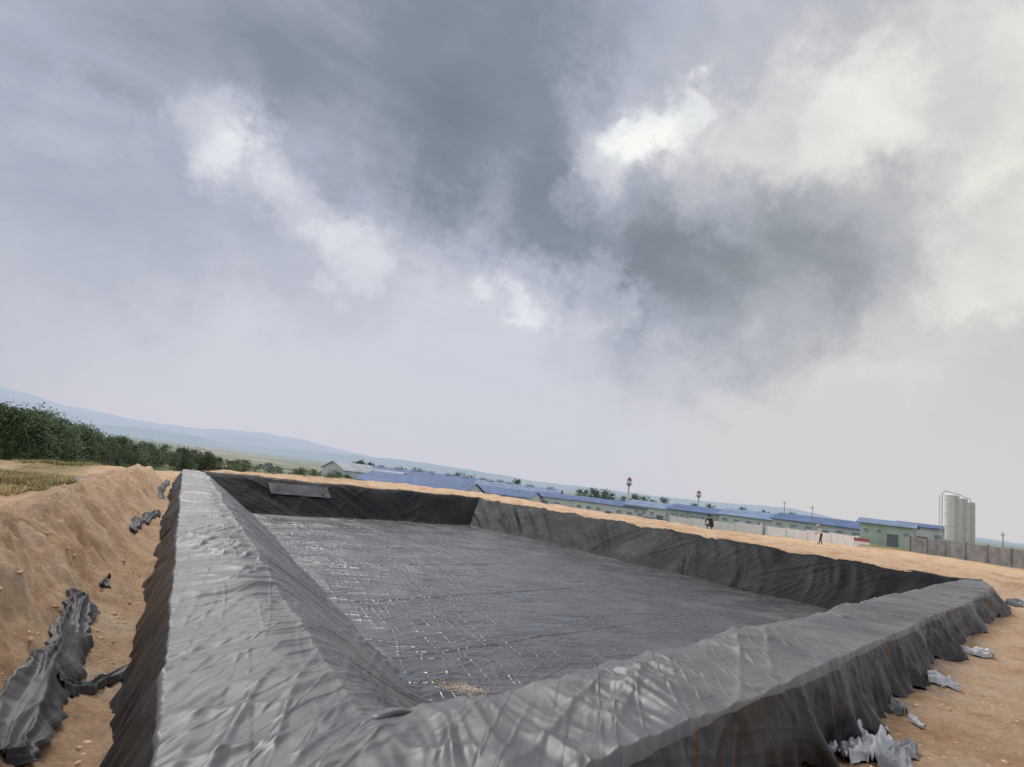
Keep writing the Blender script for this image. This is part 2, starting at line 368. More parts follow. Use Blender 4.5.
uu=np.linspace(0,1,nu)**1.35; vv=np.linspace(0,1,nv)**1.1
U_,V_=np.meshgrid(uu,vv,indexing='ij')
fx=lambda U_,V_,k: fc[0][k]*(1-U_)*(1-V_)+fc[1][k]*U_*(1-V_)+fc[3][k]*(1-U_)*V_+fc[2][k]*U_*V_
FX=fx(U_,V_,0);FY=fx(U_,V_,1)
def floor_z(x,y):
    s=x*dirs[0][0]+y*dirs[0][1]; t=x*nrm[0][0]+y*nrm[0][1]
    wv=.25*perlin(x*.3,y*.3,200)
    A1=np.clip(.4+perlin(x*.25,y*.25,203),.1,1.2); A2=np.clip(.4+perlin(x*.2,y*.2,205),.1,1.2)
    z=.03*fbm(x*.2,y*.2,201,2)+.034*fold(s*.5+wv,t*.05,202,9)*A1+.034*fold(s*.05,t*.5+wv,204,9)*A2
    z+=.016*fold(s*1.1+wv,t*.09,206,6)*A2+.018*fold(s*.09,t*1.1+wv,208,6)*A1+.018*fold((s+t)*.35,(s-t)*.06+wv,207,9)
    z+=.008*fold(s*2.4+wv*2,t*.5,210,4)*(A1+A2)
    return DEEP+z
FZ=floor_z(FX,FY)
uv=np.stack([FX*dirs[0][0]+FY*dirs[0][1],FX*nrm[0][0]+FY*nrm[0][1]],-1).reshape(-1,2)
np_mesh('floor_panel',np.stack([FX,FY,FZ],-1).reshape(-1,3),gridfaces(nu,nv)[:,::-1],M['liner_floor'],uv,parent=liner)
for k in range(1,7):
    u=k/7.+.02*math.sin(k*5)
    v_=np.linspace(.01,.99,400); xs=fx(u,v_,0)+.05*perlin(v_*16,v_*0+.2,k);ys=fx(u,v_,1)+.07*perlin(v_*12,v_*0+3.2,k)
    dd=dirs[0]*.08
    rows=[np.stack([xs+dd[0]*j,ys+dd[1]*j,floor_z(xs+dd[0]*j,ys+dd[1]*j)+(.014 if abs(j)<1 else -.004)],-1) for j in (-1.2,-.6,.6,1.2)]
    Vv=np.stack(rows,1).reshape(-1,3); uvv=np.stack([np.repeat(v_*20,4),np.tile([0,.1,.2,.3],400)],-1)
    np_mesh('weld_seam',Vv,gridfaces(400,4)[:,::-1],M['liner_floor'],uvv,parent=liner)
def bank(t0,t1,o0,o1,nm,mt,side=1):
    P0=poly[side];dd=dirs[side];nn=nrm[side];S_,O_=np.meshgrid(np.linspace(t0,t1,30),np.linspace(o0,o1,12),indexing='ij')
    px=P0[0]+dd[0]*S_+nn[0]*O_;py=P0[1]+dd[1]*S_+nn[1]*O_
    pz=DEEP*(-O_)/INS+.06+.02*perlin(S_*1.3,O_*1.3,6)
    return np_mesh(nm,np.stack([px,py,pz],-1).reshape(-1,3),gridfaces(30,12),mt,np.stack([S_,O_],-1).reshape(-1,2),parent=liner)
bank(3.6,7.6,-1.25,-.4,'patch_sheet',M['patch'])['label']='pale dusty grey rectangle on the far bank'
# flat lap where the near sheet lies over the left sheet
wp_=[onz(a,b,0.0) for a,b in ((428,707),(408,709),(385,714),(365,724),(345,742),(322,765),(300,790),(270,830))]
wx=np.array([p.x for p in wp_]);wy=np.array([p.y for p in wp_]); seg=np.concatenate([[0],np.cumsum(np.hypot(np.diff(wx),np.diff(wy)))])
t_=np.linspace(0,seg[-1],140); cx=np.interp(t_,seg,wx);cy=np.interp(t_,seg,wy)
ker=np.hanning(25);ker/=ker.sum(); cx=np.convolve(np.pad(cx,12,'edge'),ker,'valid');cy=np.convolve(np.pad(cy,12,'edge'),ker,'valid')
tx=np.gradient(cx);ty=np.gradient(cy);l=np.hypot(tx,ty);nx=-ty/l;ny=tx/l
prof=[(-.20,-.12),(-.14,-.035),(-.08,-.002),(-.03,.016),(.01,.022),(.035,.016),(.028,-.015),(.03,-.12)]
fz=-.05*(1-sm(t_,0,.25))
rows=[np.stack([cx+nx*(a+.02*perlin(t_*3,t_*0+.7,8)),cy+ny*a,b+fz+.008*perlin(t_*4,t_*0+j*.2,9)],-1) for j,(a,b) in enumerate(prof)]
np_mesh('overlap_welt',np.stack(rows,1).reshape(-1,3),gridfaces(140,len(prof)),M['liner_near'],np.stack([np.repeat(t_,len(prof)),np.tile([p[0] for p in prof],140)],-1),parent=liner)
# ------------------------------------------------------------------ crumpled sheets
def ribbon(path,width,material,name,amp=.1,seed=1,lift=.05,n=160,mcols=30,flat=True):
    pts=np.array(path,float); seg=np.concatenate([[0],np.cumsum(np.hypot(*(np.diff(pts[:,:2],axis=0).T)))])
    t=np.linspace(0,seg[-1],n); cx=np.interp(t,seg,pts[:,0]);cy=np.interp(t,seg,pts[:,1])
    ker=np.hanning(max(5,n//5)|1); ker/=ker.sum(); pad=len(ker)//2
    S_=lambda a: np.convolve(np.pad(a,pad,'edge'),ker,'valid')
    cx=S_(cx)+.05*perlin(t*1.2,t*0+.3,seed);cy=S_(cy)+.05*perlin(t*1.2,t*0+4.3,seed)
    tx=np.gradient(cx);ty=np.gradient(cy);l=np.hypot(tx,ty)+1e-6;nx=-ty/l;ny=tx/l
    w=np.linspace(-.5,.5,mcols)
    T_,W_=np.meshgrid(t,w,indexing='ij')
    wid=width*(1+.45*perlin(t*1.7,t*0+9.3,seed))*np.clip(np.minimum(t+.1,t[-1]-t+.1)/.3,.3,1)
    edge=(.05*perlin(T_*5,np.sign(W_)*3.3,seed+3)+.03*perlin(T_*14,np.sign(W_)*3.3,seed+4))*np.abs(W_)*2
    gx=cx[:,None]+nx[:,None]*(W_*wid[:,None]+edge);gy=cy[:,None]+ny[:,None]*(W_*wid[:,None]+edge)
    if flat:
        gl=S_(ground(cx-nx*wid*.5,cy-ny*wid*.5)); gr=S_(ground(cx+nx*wid*.5,cy+ny*wid*.5)); gc=S_(ground(cx,cy))
        g0=np.where(W_<0,gc[:,None]+(gl-gc)[:,None]*(-2*W_),gc[:,None]+(gr-gc)[:,None]*(2*W_))+.045
        f=amp*(1.0*fold(T_*.35+.2*perlin(T_,W_,seed+9),W_*1.8,seed+5,5.)+.45*fold(T_*.8-W_*1.2,W_*1.2,seed+6,8)+.15*fold(T_*2.2,W_*1.2,seed+7,7))
        gz_=g0+f-.05*(np.abs(W_)*2)**8
    else:
        gg=ground(gx.ravel(),gy.ravel()).reshape(gx.shape); g0=ground(cx,cy)[:,None]*.4+gg*.6
        f=amp*(.9*fold(T_*.6+.3*perlin(T_*1.5,W_*2,seed+9),W_*3.2,seed+5,4.)+.6*fold(T_*2.2-W_*2,W_*2.5,seed+6,5)+.35*ridge(T_*5,W_*5,seed+7,2.))*(1-(np.abs(W_)*2)**6)
        gz_=np.maximum(g0+f,gg+.008)+lift*.3
    return np_mesh(name,np.stack([gx,gy,gz_],-1).reshape(-1,3),gridfaces(n,mcols),material,np.stack([T_,W_],-1).reshape(-1,2))
tag(ribbon([hit(84,600),hit(70,635),hit(48,680),hit(22,725),hit(-6,772)],.32,M['fabric'],'plastic_strip',.06,31,n=300,mcols=40),'long folded dark plastic strip lying in the sandy trench left of the liner','plastic strip')
tag(ribbon([hit(140,668),hit(112,682),hit(84,694),hit(60,690)],.12,M['fabric'],'plastic_strip',.03,37,n=120),'short twisted dark plastic strip reaching from the liner edge across the trench','plastic strip')
tag(ribbon([hit(160,512),hit(146,519),hit(130,527),hit(134,536)],.20,M['fabric'],'plastic_strip',.03,41,n=80),'dark plastic scrap halfway along the left trench','plastic strip')
tag(ribbon([hit(168,480),hit(160,490),hit(163,500)],.24,M['fabric'],'plastic_strip',.03,42,n=60),'dark plastic scrap at the far end of the left trench','plastic strip')
tag(ribbon([hit(108,578),hit(100,590)],.10,M['fabric'],'plastic_scrap',.02,43,n=40),'small dark plastic scrap lying on the left mound above the long strip','plastic scrap')
tag(ribbon([(-19.5,31),(-22,32.3)],1.3,M['scrapg'],'plastic_sheet',.10,47,n=60),'grey sheet folded on the dry field beside the left mound','plastic sheet')
sc=[((838,764),(884,738),.44,'scrap','crumpled pale plastic scrap at the foot of the liner, nearest the camera'),((874,772),(912,748),.3,'scrapg','grey torn plastic scrap below the pale crumpled one at the bottom edge'),
    ((926,680),(964,692),.36,'scrap','pale plastic scrap on the right sand below the liner folds'),((955,650),(992,658),.36,'scrap','small pale scrap beside the liner hem toward the right corner'),
    ((884,700),(902,716),.28,'scrapg','grey curled plastic piece against the near liner folds'),((1006,604),(1030,608),.5,'scrapg','dark grey plastic lump on the sand right of the far right pond corner'),((908,722),(922,730),.18,'scrap','tiny white plastic scrap between the larger pale pieces')]
for i,(a,b,s_,mm,lb) in enumerate(sc):
    p0=hit(*a);p1=hit(*b)
    tag(ribbon([p0,((p0[0]+p1[0])/2,(p0[1]+p1[1])/2+.04),p1],s_,M[mm],'plastic_scrap',.10*s_/.4,60+i*3,n=60,flat=False),lb,'plastic scrap')
# ------------------------------------------------------------------ clods
bm=bmesh.new(); bmesh.ops.create_icosphere(bm,subdivisions=1,radius=1); icv=np.array([v.co[:] for v in bm.verts]); icf=np.array([[v.index for v in f.verts] for f in bm.faces]); bm.free()
def clods(n,gen,name,label,smin,smax,zf=ground,sink=.0,mt='sand',pw=5):
    xs,ys=gen(n); sz=smin+(smax-smin)*rng.random(len(xs))**pw; z=zf(xs,ys)
    st_=.6+.8*rng.random((len(xs),1,3)); st_[...,2]*=.55
    v=icv[None]*(1+.7*(rng.random((len(xs),len(icv),1))-.5))*sz[:,None,None]*st_
    v=v+np.stack([xs,ys,z+sz*sink],-1)[:,None]
    f=icf[None]+(np.arange(len(xs))*len(icv))[:,None,None]
    o=np_mesh(name,v.reshape(-1,3),f.reshape(-1,3),M[mt],smooth=False); tag(o,label,'clods',kind='stuff'); return o
def gen_out(n):
    a=R(-50)+rng.random(n*4)*R(100); r=2.5*np.exp(rng.random(n*4)*2.7); x=r*np.sin(a);y=r*np.cos(a); ds=dists(x,y);d=ds.max(0);w=weights(ds);W=(w*WB[:,None]).sum(0)
    k=(d>W+.35)&(d<10)&(perlin(x*.9,y*.9,88)>-.1); return x[k][:n],y[k][:n]
clods(11000,gen_out,'sand_clods','small lumps of dried sand scattered over the banks',.004,.036,sink=-.15,pw=6)
def gen_fl(n):
    p=onz(464,690,DEEP); x=p.x+rng.normal(size=n)*.26; y=p.y+rng.normal(size=n)*.16; return x,y
clods(1500,gen_fl,'spilled_sand','pale spill of sand on the pond floor in the near corner',.004,.016,zf=lambda a,b:floor_z(a,b)+.004,mt='sandp',pw=2)
# ------------------------------------------------------------------ grass
def tufts(n,gen,name,label,hmin,hmax,material):
    x,y=gen(n); z=ground(x,y); nb=5
    k=len(x)
    a=rng.random((k,nb))*6.28; le=rng.random((k,nb))*.35; h=hmin+(hmax-hmin)*rng.random((k,nb)); w=.02+.02*rng.random((k,nb))
    bx=x[:,None]+.08*np.cos(a);by=y[:,None]+.08*np.sin(a)
    v0=np.stack([bx-w*np.sin(a),by+w*np.cos(a),z[:,None]-.03+0*a],-1);v1=np.stack([bx+w*np.sin(a),by-w*np.cos(a),z[:,None]-.03+0*a],-1);v2=np.stack([bx+le*np.cos(a),by+le*np.sin(a),z[:,None]+h],-1)
    v=np.stack([v0,v1,v2],2).reshape(-1,3); f=np.arange(len(v)).reshape(-1,3)
    tag(np_mesh(name,v,f,material,smooth=False),label,'grass',kind='stuff')
M['dry']=simple('dry_grass',(.50,.40,.20),.9,.4,.5)
M['grn']=simple('green_grass',(.14,.19,.07),.9,.5,.5)
def gen_lf(n):
    a=R(-48)+rng.random(n*5)*R(26); r=14*np.exp(rng.random(n*5)*1.7); x=r*np.sin(a);y=r*np.cos(a); ds=dists(x,y)
    k=(ds[0]+perlin(x*.3,y*.3,3)*1.5>6)&(perlin(x*.2,y*.2,77)>-.15); return x[k][:n],y[k][:n]
tufts(9000,gen_lf,'dry_grass','straw coloured dry grass on the field left of the sand mound',.08,.28,M['dry'])
tufts(4500,gen_lf,'green_weeds','low green weeds among the dry grass on the left field',.08,.25,M['grn'])
# ------------------------------------------------------------------ trees
M['bark']=simple('bark',(.16,.12,.09),.9,.3,4)
M['leafd']=simple('leaf_dark',(.105,.15,.075),.8,.5,.8)
M['leafm']=simple('leaf_mid',(.14,.19,.095),.8,.45,.8)
M['leafh']=simple('leaf_hazy',(.18,.235,.19),.9,.3,.8)  # far leaves, paled with distance haze in the colour
def tree_meshes(h,w,seed,lm,leaves=620,leaf=.2,low=.28):
    rr=random.Random(seed); tb=MB(); base=Vector((0,0,-.2)); top=Vector((rr.uniform(-.2,.2),rr.uniform(-.2,.2),h*.8))
    mid=base.lerp(top,.5)+Vector((rr.uniform(-.15,.15),rr.uniform(-.15,.15),0))
    tb.cyl(base,mid,.10,.07,7).cyl(mid,top,.07,.02,7); cl=[]
    for k in range(20):
        z=h*(low+(.95-low)*rr.random()); a=rr.uniform(0,6.28); rad_=w*.5*(1-max(0,z/h-.40)*1.2)*rr.uniform(.35,1.05)
        p0=base.lerp(top,min(.95,z/h/.85)); p1=Vector((math.cos(a)*rad_,math.sin(a)*rad_,z+.06*h)); tb.cyl(p0,p1,.035,.01,5); cl.append((p1,w*rr.uniform(.08,.22)))
    cl.append((top+Vector((0,0,h*.08)),w*.10)); cl.append((top+Vector((.2,0,h*.15)),w*.07)); cl.append((mid+Vector((0,0,h*.15)),w*.25))
    v=[];f=[]
    for i in range(leaves):
        c,s_=cl[rr.randrange(len(cl))]
        q=Vector((rr.gauss(0,.5),rr.gauss(0,.5),rr.gauss(0,.5)))
        p=c+Vector((q.x*s_,q.y*s_,q.z*s_*1.1)); a=Vector((rr.uniform(-1,1),rr.uniform(-1,1),rr.uniform(-1,1))).normalized(); b=a.orthogonal().normalized(); L_=leaf*rr.uniform(.6,1.3)
        k=len(v); v+=[p-a*L_,p-b*L_*.5,p+a*L_,p+b*L_*.5]; f.append((k,k+1,k+2,k+3))
    lb=MB(); lb.add(v,f)
    t=tb.build('trunk',M['bark']); c=lb.build('crown',lm)
    a,b=t.data,c.data; bpy.data.objects.remove(t); bpy.data.objects.remove(c); return a,b,h
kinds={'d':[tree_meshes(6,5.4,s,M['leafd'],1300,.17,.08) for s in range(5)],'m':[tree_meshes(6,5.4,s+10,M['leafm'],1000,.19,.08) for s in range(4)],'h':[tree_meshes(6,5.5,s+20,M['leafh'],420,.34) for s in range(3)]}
def put_tree(name,kind,x,y,h,label,group,sxy=1.):
    a,b,h0=random.choice(kinds[kind]); s=h/h0
    e=thing(name,label,'tree',(x,y,gz(x,y)),random.uniform(0,6.28),group); e.scale=(s*sxy,s*sxy,s)
    for nm,me in (('trunk',a),('crown',b)):
        o=bpy.data.objects.new(nm,me); C.objects.link(o); o.parent=e
for i in range(150):
    px=random.uniform(-25,215); base=np.interp(px,[0,100,215],[74,100,150]); dist=base*random.uniform(1.0,1.25)
    x=GX(px,dist); top=np.interp(px,[-20,0,40,60,100,150,215],[410,412,416,424,435,446,455])+random.triangular(-4,8,3)
    zt=P(px,top,dist).z; g0=gz(x,dist); h=zt-g0
    if h<1.5: continue
    if px<120: put_tree('plantation_tree','d' if random.random()<.6 else 'm',x,dist,h,'dark green bushy tree in the dense grove at the far left',  'trees of the dark grove at the left',1.0)
    else: put_tree('plantation_tree','m' if random.random()<.7 else 'd',x,dist,h,'mid green tree on the thinning right end of the left grove','trees where the left grove thins out',1.2)
for i in range(60):
    px=random.uniform(165,350); dist=random.uniform(150,260); x=GX(px,dist); top=np.interp(px,[165,260,350],[452,463,473])+random.uniform(-1,5)
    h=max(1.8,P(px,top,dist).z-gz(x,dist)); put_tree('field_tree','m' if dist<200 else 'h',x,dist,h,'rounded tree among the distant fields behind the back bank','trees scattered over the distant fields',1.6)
for i in range(40):
    px=random.choice([random.uniform(585,665),random.uniform(660,850),random.uniform(350,600)]); dist=random.uniform(270,330); x=GX(px,dist); top=yh(px)-random.uniform(-3,3)
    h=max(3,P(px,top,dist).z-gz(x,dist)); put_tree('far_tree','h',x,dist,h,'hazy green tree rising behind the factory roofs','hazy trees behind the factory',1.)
# ------------------------------------------------------------------ hills
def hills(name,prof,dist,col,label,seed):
    m=simple(name+'_haze',col,1.,.04,.002)  # aerial haze put straight into the hills' base colour
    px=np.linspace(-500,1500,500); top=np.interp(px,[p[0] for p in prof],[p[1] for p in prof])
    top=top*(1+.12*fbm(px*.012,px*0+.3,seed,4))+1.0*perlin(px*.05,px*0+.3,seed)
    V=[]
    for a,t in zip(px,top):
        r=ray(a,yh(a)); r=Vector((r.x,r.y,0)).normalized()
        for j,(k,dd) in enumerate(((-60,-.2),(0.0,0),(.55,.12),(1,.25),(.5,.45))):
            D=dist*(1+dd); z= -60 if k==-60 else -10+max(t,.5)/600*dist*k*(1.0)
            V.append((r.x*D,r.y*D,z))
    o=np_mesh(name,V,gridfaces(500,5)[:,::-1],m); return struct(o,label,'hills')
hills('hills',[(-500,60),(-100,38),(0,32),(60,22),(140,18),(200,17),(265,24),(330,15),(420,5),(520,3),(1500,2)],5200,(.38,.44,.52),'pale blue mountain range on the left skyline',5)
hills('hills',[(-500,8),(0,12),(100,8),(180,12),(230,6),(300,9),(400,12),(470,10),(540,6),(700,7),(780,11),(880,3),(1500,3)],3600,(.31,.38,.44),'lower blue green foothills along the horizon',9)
# ------------------------------------------------------------------ buildings
M['blue']=corrugated('blue_roof',(.12,.18,.33)); M['bluel']=corrugated('pale_blue_roof',(.22,.30,.43)); M['greyr']=corrugated('grey_roof',(.42,.44,.47))
M['whitew']=simple('white_wall',(.62,.67,.68),.8,.08,.4); M['teal']=corrugated('teal_wall',(.40,.50,.49),2.); M['greenw']=corrugated('green_wall',(.46,.57,.50),2.)  # wall colours carry distance haze, paler than the real paint
M['dark']=simple('dark_opening',(.16,.18,.20),.5,.2,2); M['glass']=simple('window_glass',(.24,.31,.34),.3,.2,2)
M['conc']=simple('concrete',(.24,.235,.23),.9,.3,1.2,.4); M['steel']=simple('steel',(.50,.51,.52),.45,.15,2,0,.4)
M['white']=simple('white_paint',(.76,.76,.75),.5,.08,1.5); M['red']=simple('red_paint',(.34,.10,.08),.6,.1,2); M['silo']=simple('silo_shell',(.76,.74,.70),.6,.08,.8)
def shed(name,label,x,y,rz,L_,Wd,hw,hr,wm,rm,nwin=6,door=True,vents=0,group=None,lower=None,z=None):
    t=thing(name,label,'building',(x,y,gz(x,y) if z is None else z),rz,group)
    a=L_/2;b=Wd/2; w=MB()
    w.add([(-a,-b,-1),(a,-b,-1),(a,b,-1),(-a,b,-1),(-a,-b,hw),(a,-b,hw),(a,b,hw),(-a,b,hw),(-a,0,hr-.05),(a,0,hr-.05)],
          [(0,1,5,4),(2,3,7,6),(1,2,6,9,5),(3,0,4,8,7),(4,5,9,8),(6,7,8,9)])
    w.build('wall',M[wm],t)
    if lower:
        MB().box((0,-b-.03,hw*.22),(L_,.06,hw*.44)).build('lower_wall',M[lower],t)
    r_=MB(); o=.6; sl=(hr-hw)/b; 
    for sgn in (-1,1):
        y1=sgn*(b+o); z1=hw-sl*o
        r_.add([(-a-o,y1,z1),(a+o,y1,z1),(a+o,0,hr),(-a-o,0,hr),(-a-o,y1,z1+.15),(a+o,y1,z1+.15),(a+o,0,hr+.15),(-a-o,0,hr+.15)],
               [(0,1,2,3),(4,7,6,5),(0,4,5,1),(0,3,7,4),(1,5,6,2)])
    ro=r_.build('roof',M[rm],t)
    for k in range(vents):
        xx=-a+(k+.5)*L_/vents; v=MB(); v.box((xx,0,hr+.45),(L_/vents*.35,1.0,.6)).box((xx,0,hr+.8),(L_/vents*.4,1.4,.12)); v.build('roof_vent',M['white'],ro)
    for k in range(nwin):
        xx=-a+(k+.5)*L_/nwin
        if door and k==nwin//2:
            MB().box((xx,-b-.05,hw*.3),(1.8,.12,hw*.6)).build('door',M['dark'],t); continue
        wn=MB().box((xx,-b-.06,hw*.66),(L_/nwin*.55,.10,hw*.22)).build('window',M['white'],t)
        MB().box((xx,-b-.12,hw*.66),(L_/nwin*.55-.25,.05,hw*.22-.2)).build('pane',M['glass'],wn)
    return t
def addshed(name,label,px,dist,topo,eavo,rz,L_,Wd,wm,rm,**k):
    x=GX(px,dist); g0=gz(x,dist); hr=H+topo/607*dist-g0; hw=H+eavo/607*dist-g0
    return shed(name,label,x,dist,rz,L_,Wd,hw,hr,wm,rm,**k)
addshed('warehouse','white gabled warehouse with grey roof, leftmost of the distant factory',352,205,-1,-8,R(50),14,12,'whitew','greyr',nwin=4)
addshed('warehouse','small grey roofed shed just right of the leftmost white warehouse',383,215,-4,-9,R(-12),16,10,'whitew','greyr',nwin=4)
addshed('factory_hall','big dark blue roofed factory hall nearest behind the back bank',424,190,-6,-15,R(-14),34,24,'whitew','blue',nwin=8)
addshed('factory_hall','long blue roofed factory hall with pale roof vents behind the biggest hall',440,260,-1,-6,R(-8),60,22,'whitew','blue',nwin=9,vents=8)
addshed('factory_hall','pale blue roofed hall in the middle of the distant factory',520,250,-2,-8,R(-12),34,22,'whitew','bluel',nwin=6,vents=4)
addshed('factory_hall','narrow dark blue roofed hall before the pale blue hall',500,205,-7,-13,R(-18),26,16,'whitew','blue',nwin=6)
addshed('factory_hall','blue roofed hall left of the red and white towers',572,215,-6,-10,R(-22),26,18,'whitew','blue',nwin=6)
addshed('factory_hall','white low hall with blue roof below the left tower',618,185,-6,-10,R(-30),22,14,'whitew','blue',nwin=7)
addshed('factory_hall','pale long hall with light blue roof left of the right tower',668,176,-3,-8,R(-34),21,12,'whitew','bluel',nwin=9,lower='teal')
addshed('factory_hall','teal and white hall right of the right tower',722,166,-2,-7,R(-38),25,14,'teal','blue',nwin=9)
addshed('factory_hall','white panelled hall with light blue roof behind the white wall',776,156,0,-6,R(-40),24,14,'whitew','bluel',nwin=8,lower='teal')
addshed('factory_hall','blue roofed hall right before the green shed',832,146,2,-4,R(-42),23,14,'whitew','blue',nwin=7,lower='teal')
addshed('green_shed','pale green gabled shed left of the silos',888,118,7,3,R(-38),8.6,7,'greenw','bluel',nwin=4)
addshed('blue_shed','low blue roofed shed between the green shed and the silos',922,128,8,5,R(-35),8,8,'whitew','blue',nwin=3)
def tower(px,dist,topoff,label,s=1.):
    x=GX(px,dist); g0=gz(x,dist); h=H+topoff/607*dist-g0
    t=thing('striped_tower',label,'tower',(x,dist,g0))
    MB().cyl((0,0,-.5),(0,0,h*.80),.30*s,.24*s,12).build('shaft',M['white'],t)
    MB().cyl((0,0,h*.80),(0,0,h*.812),1.15*s,1.15*s,14).build('platform',M['steel'],t)
    MB().lathe([(.3*s,h*.77),(.75*s,h*.82),(.8*s,h*.86),(.8*s,h*.90),(.6*s,h*.95),(.1,h*.975)],16).build('tank',M['red'],t,True)
    MB().lathe([(.82*s,h*.835),(.85*s,h*.84),(.85*s,h*.89),(.82*s,h*.895)],16).build('stripe',M['white'],t,True)
    MB().cyl((0,0,h*.97),(0,0,h*1.03),.05,.03,6).build('aerial',M['steel'],t)
    l=MB()
    for sx in(-.2,.2): l.cyl((sx,-.4*s,0),(sx,-.4*s,h*.78),.03,n=5)
    l.build('ladder',M['steel'],t)
tower(628,200,20,'taller red and white water tower left of the other tower',1.)
tower(698,190,15,'shorter red and white water tower right of the taller one',.85)
def silo(px,dist,topo,label,rr_):
    x=GX(px,dist); g0=gz(x,dist); h=H+topo/607*dist-g0
    t=thing('storage_silo',label,'silo',(x,dist,g0))
    MB().lathe([(rr_,2.2),(rr_,h-.35)],24).build('tank',M['silo'],t,True)
    MB().lathe([(rr_,h-.35),(rr_*.75,h-.15),(rr_*.15,h),(0.01,h)],24).build('dome',M['silo'],t,True)
    MB().lathe([(rr_*.98,2.25),(.2,.9),(.2,.6)],20).build('hopper',M['steel'],t,True)
    for k in range(4):
        a=k*math.pi/2+.5; MB().cyl((rr_*math.cos(a),rr_*math.sin(a),-.5),(rr_*math.cos(a),rr_*math.sin(a),2.6),.09,n=6).build('leg',M['steel'],t)
    for k in range(4):
        z=2.8+(h-4)*k/3; MB().lathe([(rr_+.01,z),(rr_+.05,z+.03),(rr_+.05,z+.10),(rr_+.01,z+.13)],24).build('band',M['silo'],t)
    l=MB()
    for sx in(-.25,.25): l.cyl((sx,-rr_-.15,1),(sx,-rr_-.15,h-.4),.05,n=5)
    for k in range(int(h/.5)-2): l.cyl((-.25,-rr_-.15,1.2+k*.5),(.25,-rr_-.15,1.2+k*.5),.03,n=4)
    l.build('ladder',M['steel'],t)
silo(952,112,42,'leftmost and tallest of the three pale silos above the concrete wall',1.12)
silo(960.5,113.5,40,'middle of the three pale silos above the concrete wall',1.12)
silo(968,115,37,'rightmost and shortest of the three pale silos above the concrete wall',1.12)
x=GX(942,110);g0=gz(x,110);h=H+44/607*110-g0
t=thing('steel_pipe_frame','hooped steel pipe frame rising left of the silos and bending over them','pipe frame',(x,110,g0))
b=MB(); b.cyl((0,0,-.3),(0,0,h-.5),.07,n=6).cyl((0,0,h-.5),(.6,0,h),.07,n=6).cyl((.6,0,h),(3.2,0.2,h-.4),.07,n=6).cyl((3.2,.2,h-.4),(5.4,.2,h-1.),.06,n=6).cyl((5.4,.2,h-1.),(5.6,.2,0),.06,n=6); b.build('pipe',M['steel'],t)
b=MB(); b.cyl((-.5,0,-.3),(-.5,0,h-1),.05,n=6)
for k in range(12): b.cyl((-.5,0,k*h/13),(0,0,(k+1)*h/13),.03,n=4)
b.build('lattice',M['steel'],t)
def wall(x0,y0,x1,y1,h,mt,name,label,cat,seg=3.,th=.18,coping=None):
    L_=math.hypot(x1-x0,y1-y0); a=math.atan2(y1-y0,x1-x0)
    t=thing(name,label,cat,(x0,y0,gz(x0,y0)),a); n=max(1,round(L_/seg)); s_=L_/n; zb=gz(x0,y0)
    for k in range(n):
        f=(k+.5)/n; zz=gz(x0+(x1-x0)*f,y0+(y1-y0)*f)-zb
        MB().box(((k+.5)*s_,0,zz+h/2-.3),(s_-.16,th,h+.6)).build('panel',mt,t)
    for k in range(n+1):
        f=k/n; zz=gz(x0+(x1-x0)*f,y0+(y1-y0)*f)-zb
        MB().box((k*s_,0,zz+h/2-.25),(.17,th+.12,h+.7)).build('post',coping or mt,t)
    return t
wall(49.7,73,49.5,44,1.7,M['conc'],'concrete_wall','grey concrete panel wall below the silos at the right edge','wall')
wall(GX(768,75),75,GX(858,61),61,1.0,M['white'],'white_wall','long low white wall on the sand beyond the right bank','wall',4.)
wall(GX(672,92),92,GX(762,76.5),76.5,1.25,M['white'],'white_wall','farther low white wall, left of the long white wall','wall',4.)
p0=hit(-60,452,2000,90);p1=hit(112,463,2000,90)
wall(p0[0],p0[1],p1[0],p1[1],.3,M['conc'],'concrete_channel','low grey concrete channel wall crossing the left field before the trees','channel wall',6.,.5)
x=GX(862,58);y=58;g0=gz(x,y)
t=thing('banner_sign','small red and white banner sign on two posts at the end of the white wall','sign',(x,y,g0),R(-25))
MB().box((0,0,.80),(1.3,.05,.30)).build('banner',M['red'],t); MB().box((0,-.03,.52),(1.3,.04,.26)).build('white_strip',M['white'],t)
for sx in(-.6,.6): MB().cyl((sx,.06,-.4),(sx,.06,1.0),.03,n=6).build('post',M['steel'],t)
M['pole']=simple('pole_concrete',(.38,.38,.37),.8,.1,2)
for px,dist,tp,lb in ((784,150,14,'slim concrete power pole above the factory halls, left of the other'),(812,140,13,'slim concrete power pole above the hall nearest the green shed'),(1003,95,10,'short power pole behind the concrete wall right of the silos')):
    x=GX(px,dist);g0=gz(x,dist);h=H+tp/607*dist-g0
    t=thing('power_pole',lb,'power pole',(x,dist,g0),R(30)); MB().cyl((0,0,-.5),(0,0,h),.12,.07,8).build('shaft',M['pole'],t)
    MB().box((0,0,h-.5),(1.4,.08,.10)).build('cross_arm',M['pole'],t)
    for sx in(-.6,0,.6): MB().cyl((sx,0,h-.44),(sx,0,h-.2),.06,.04,6).build('insulator',M['white'],t)
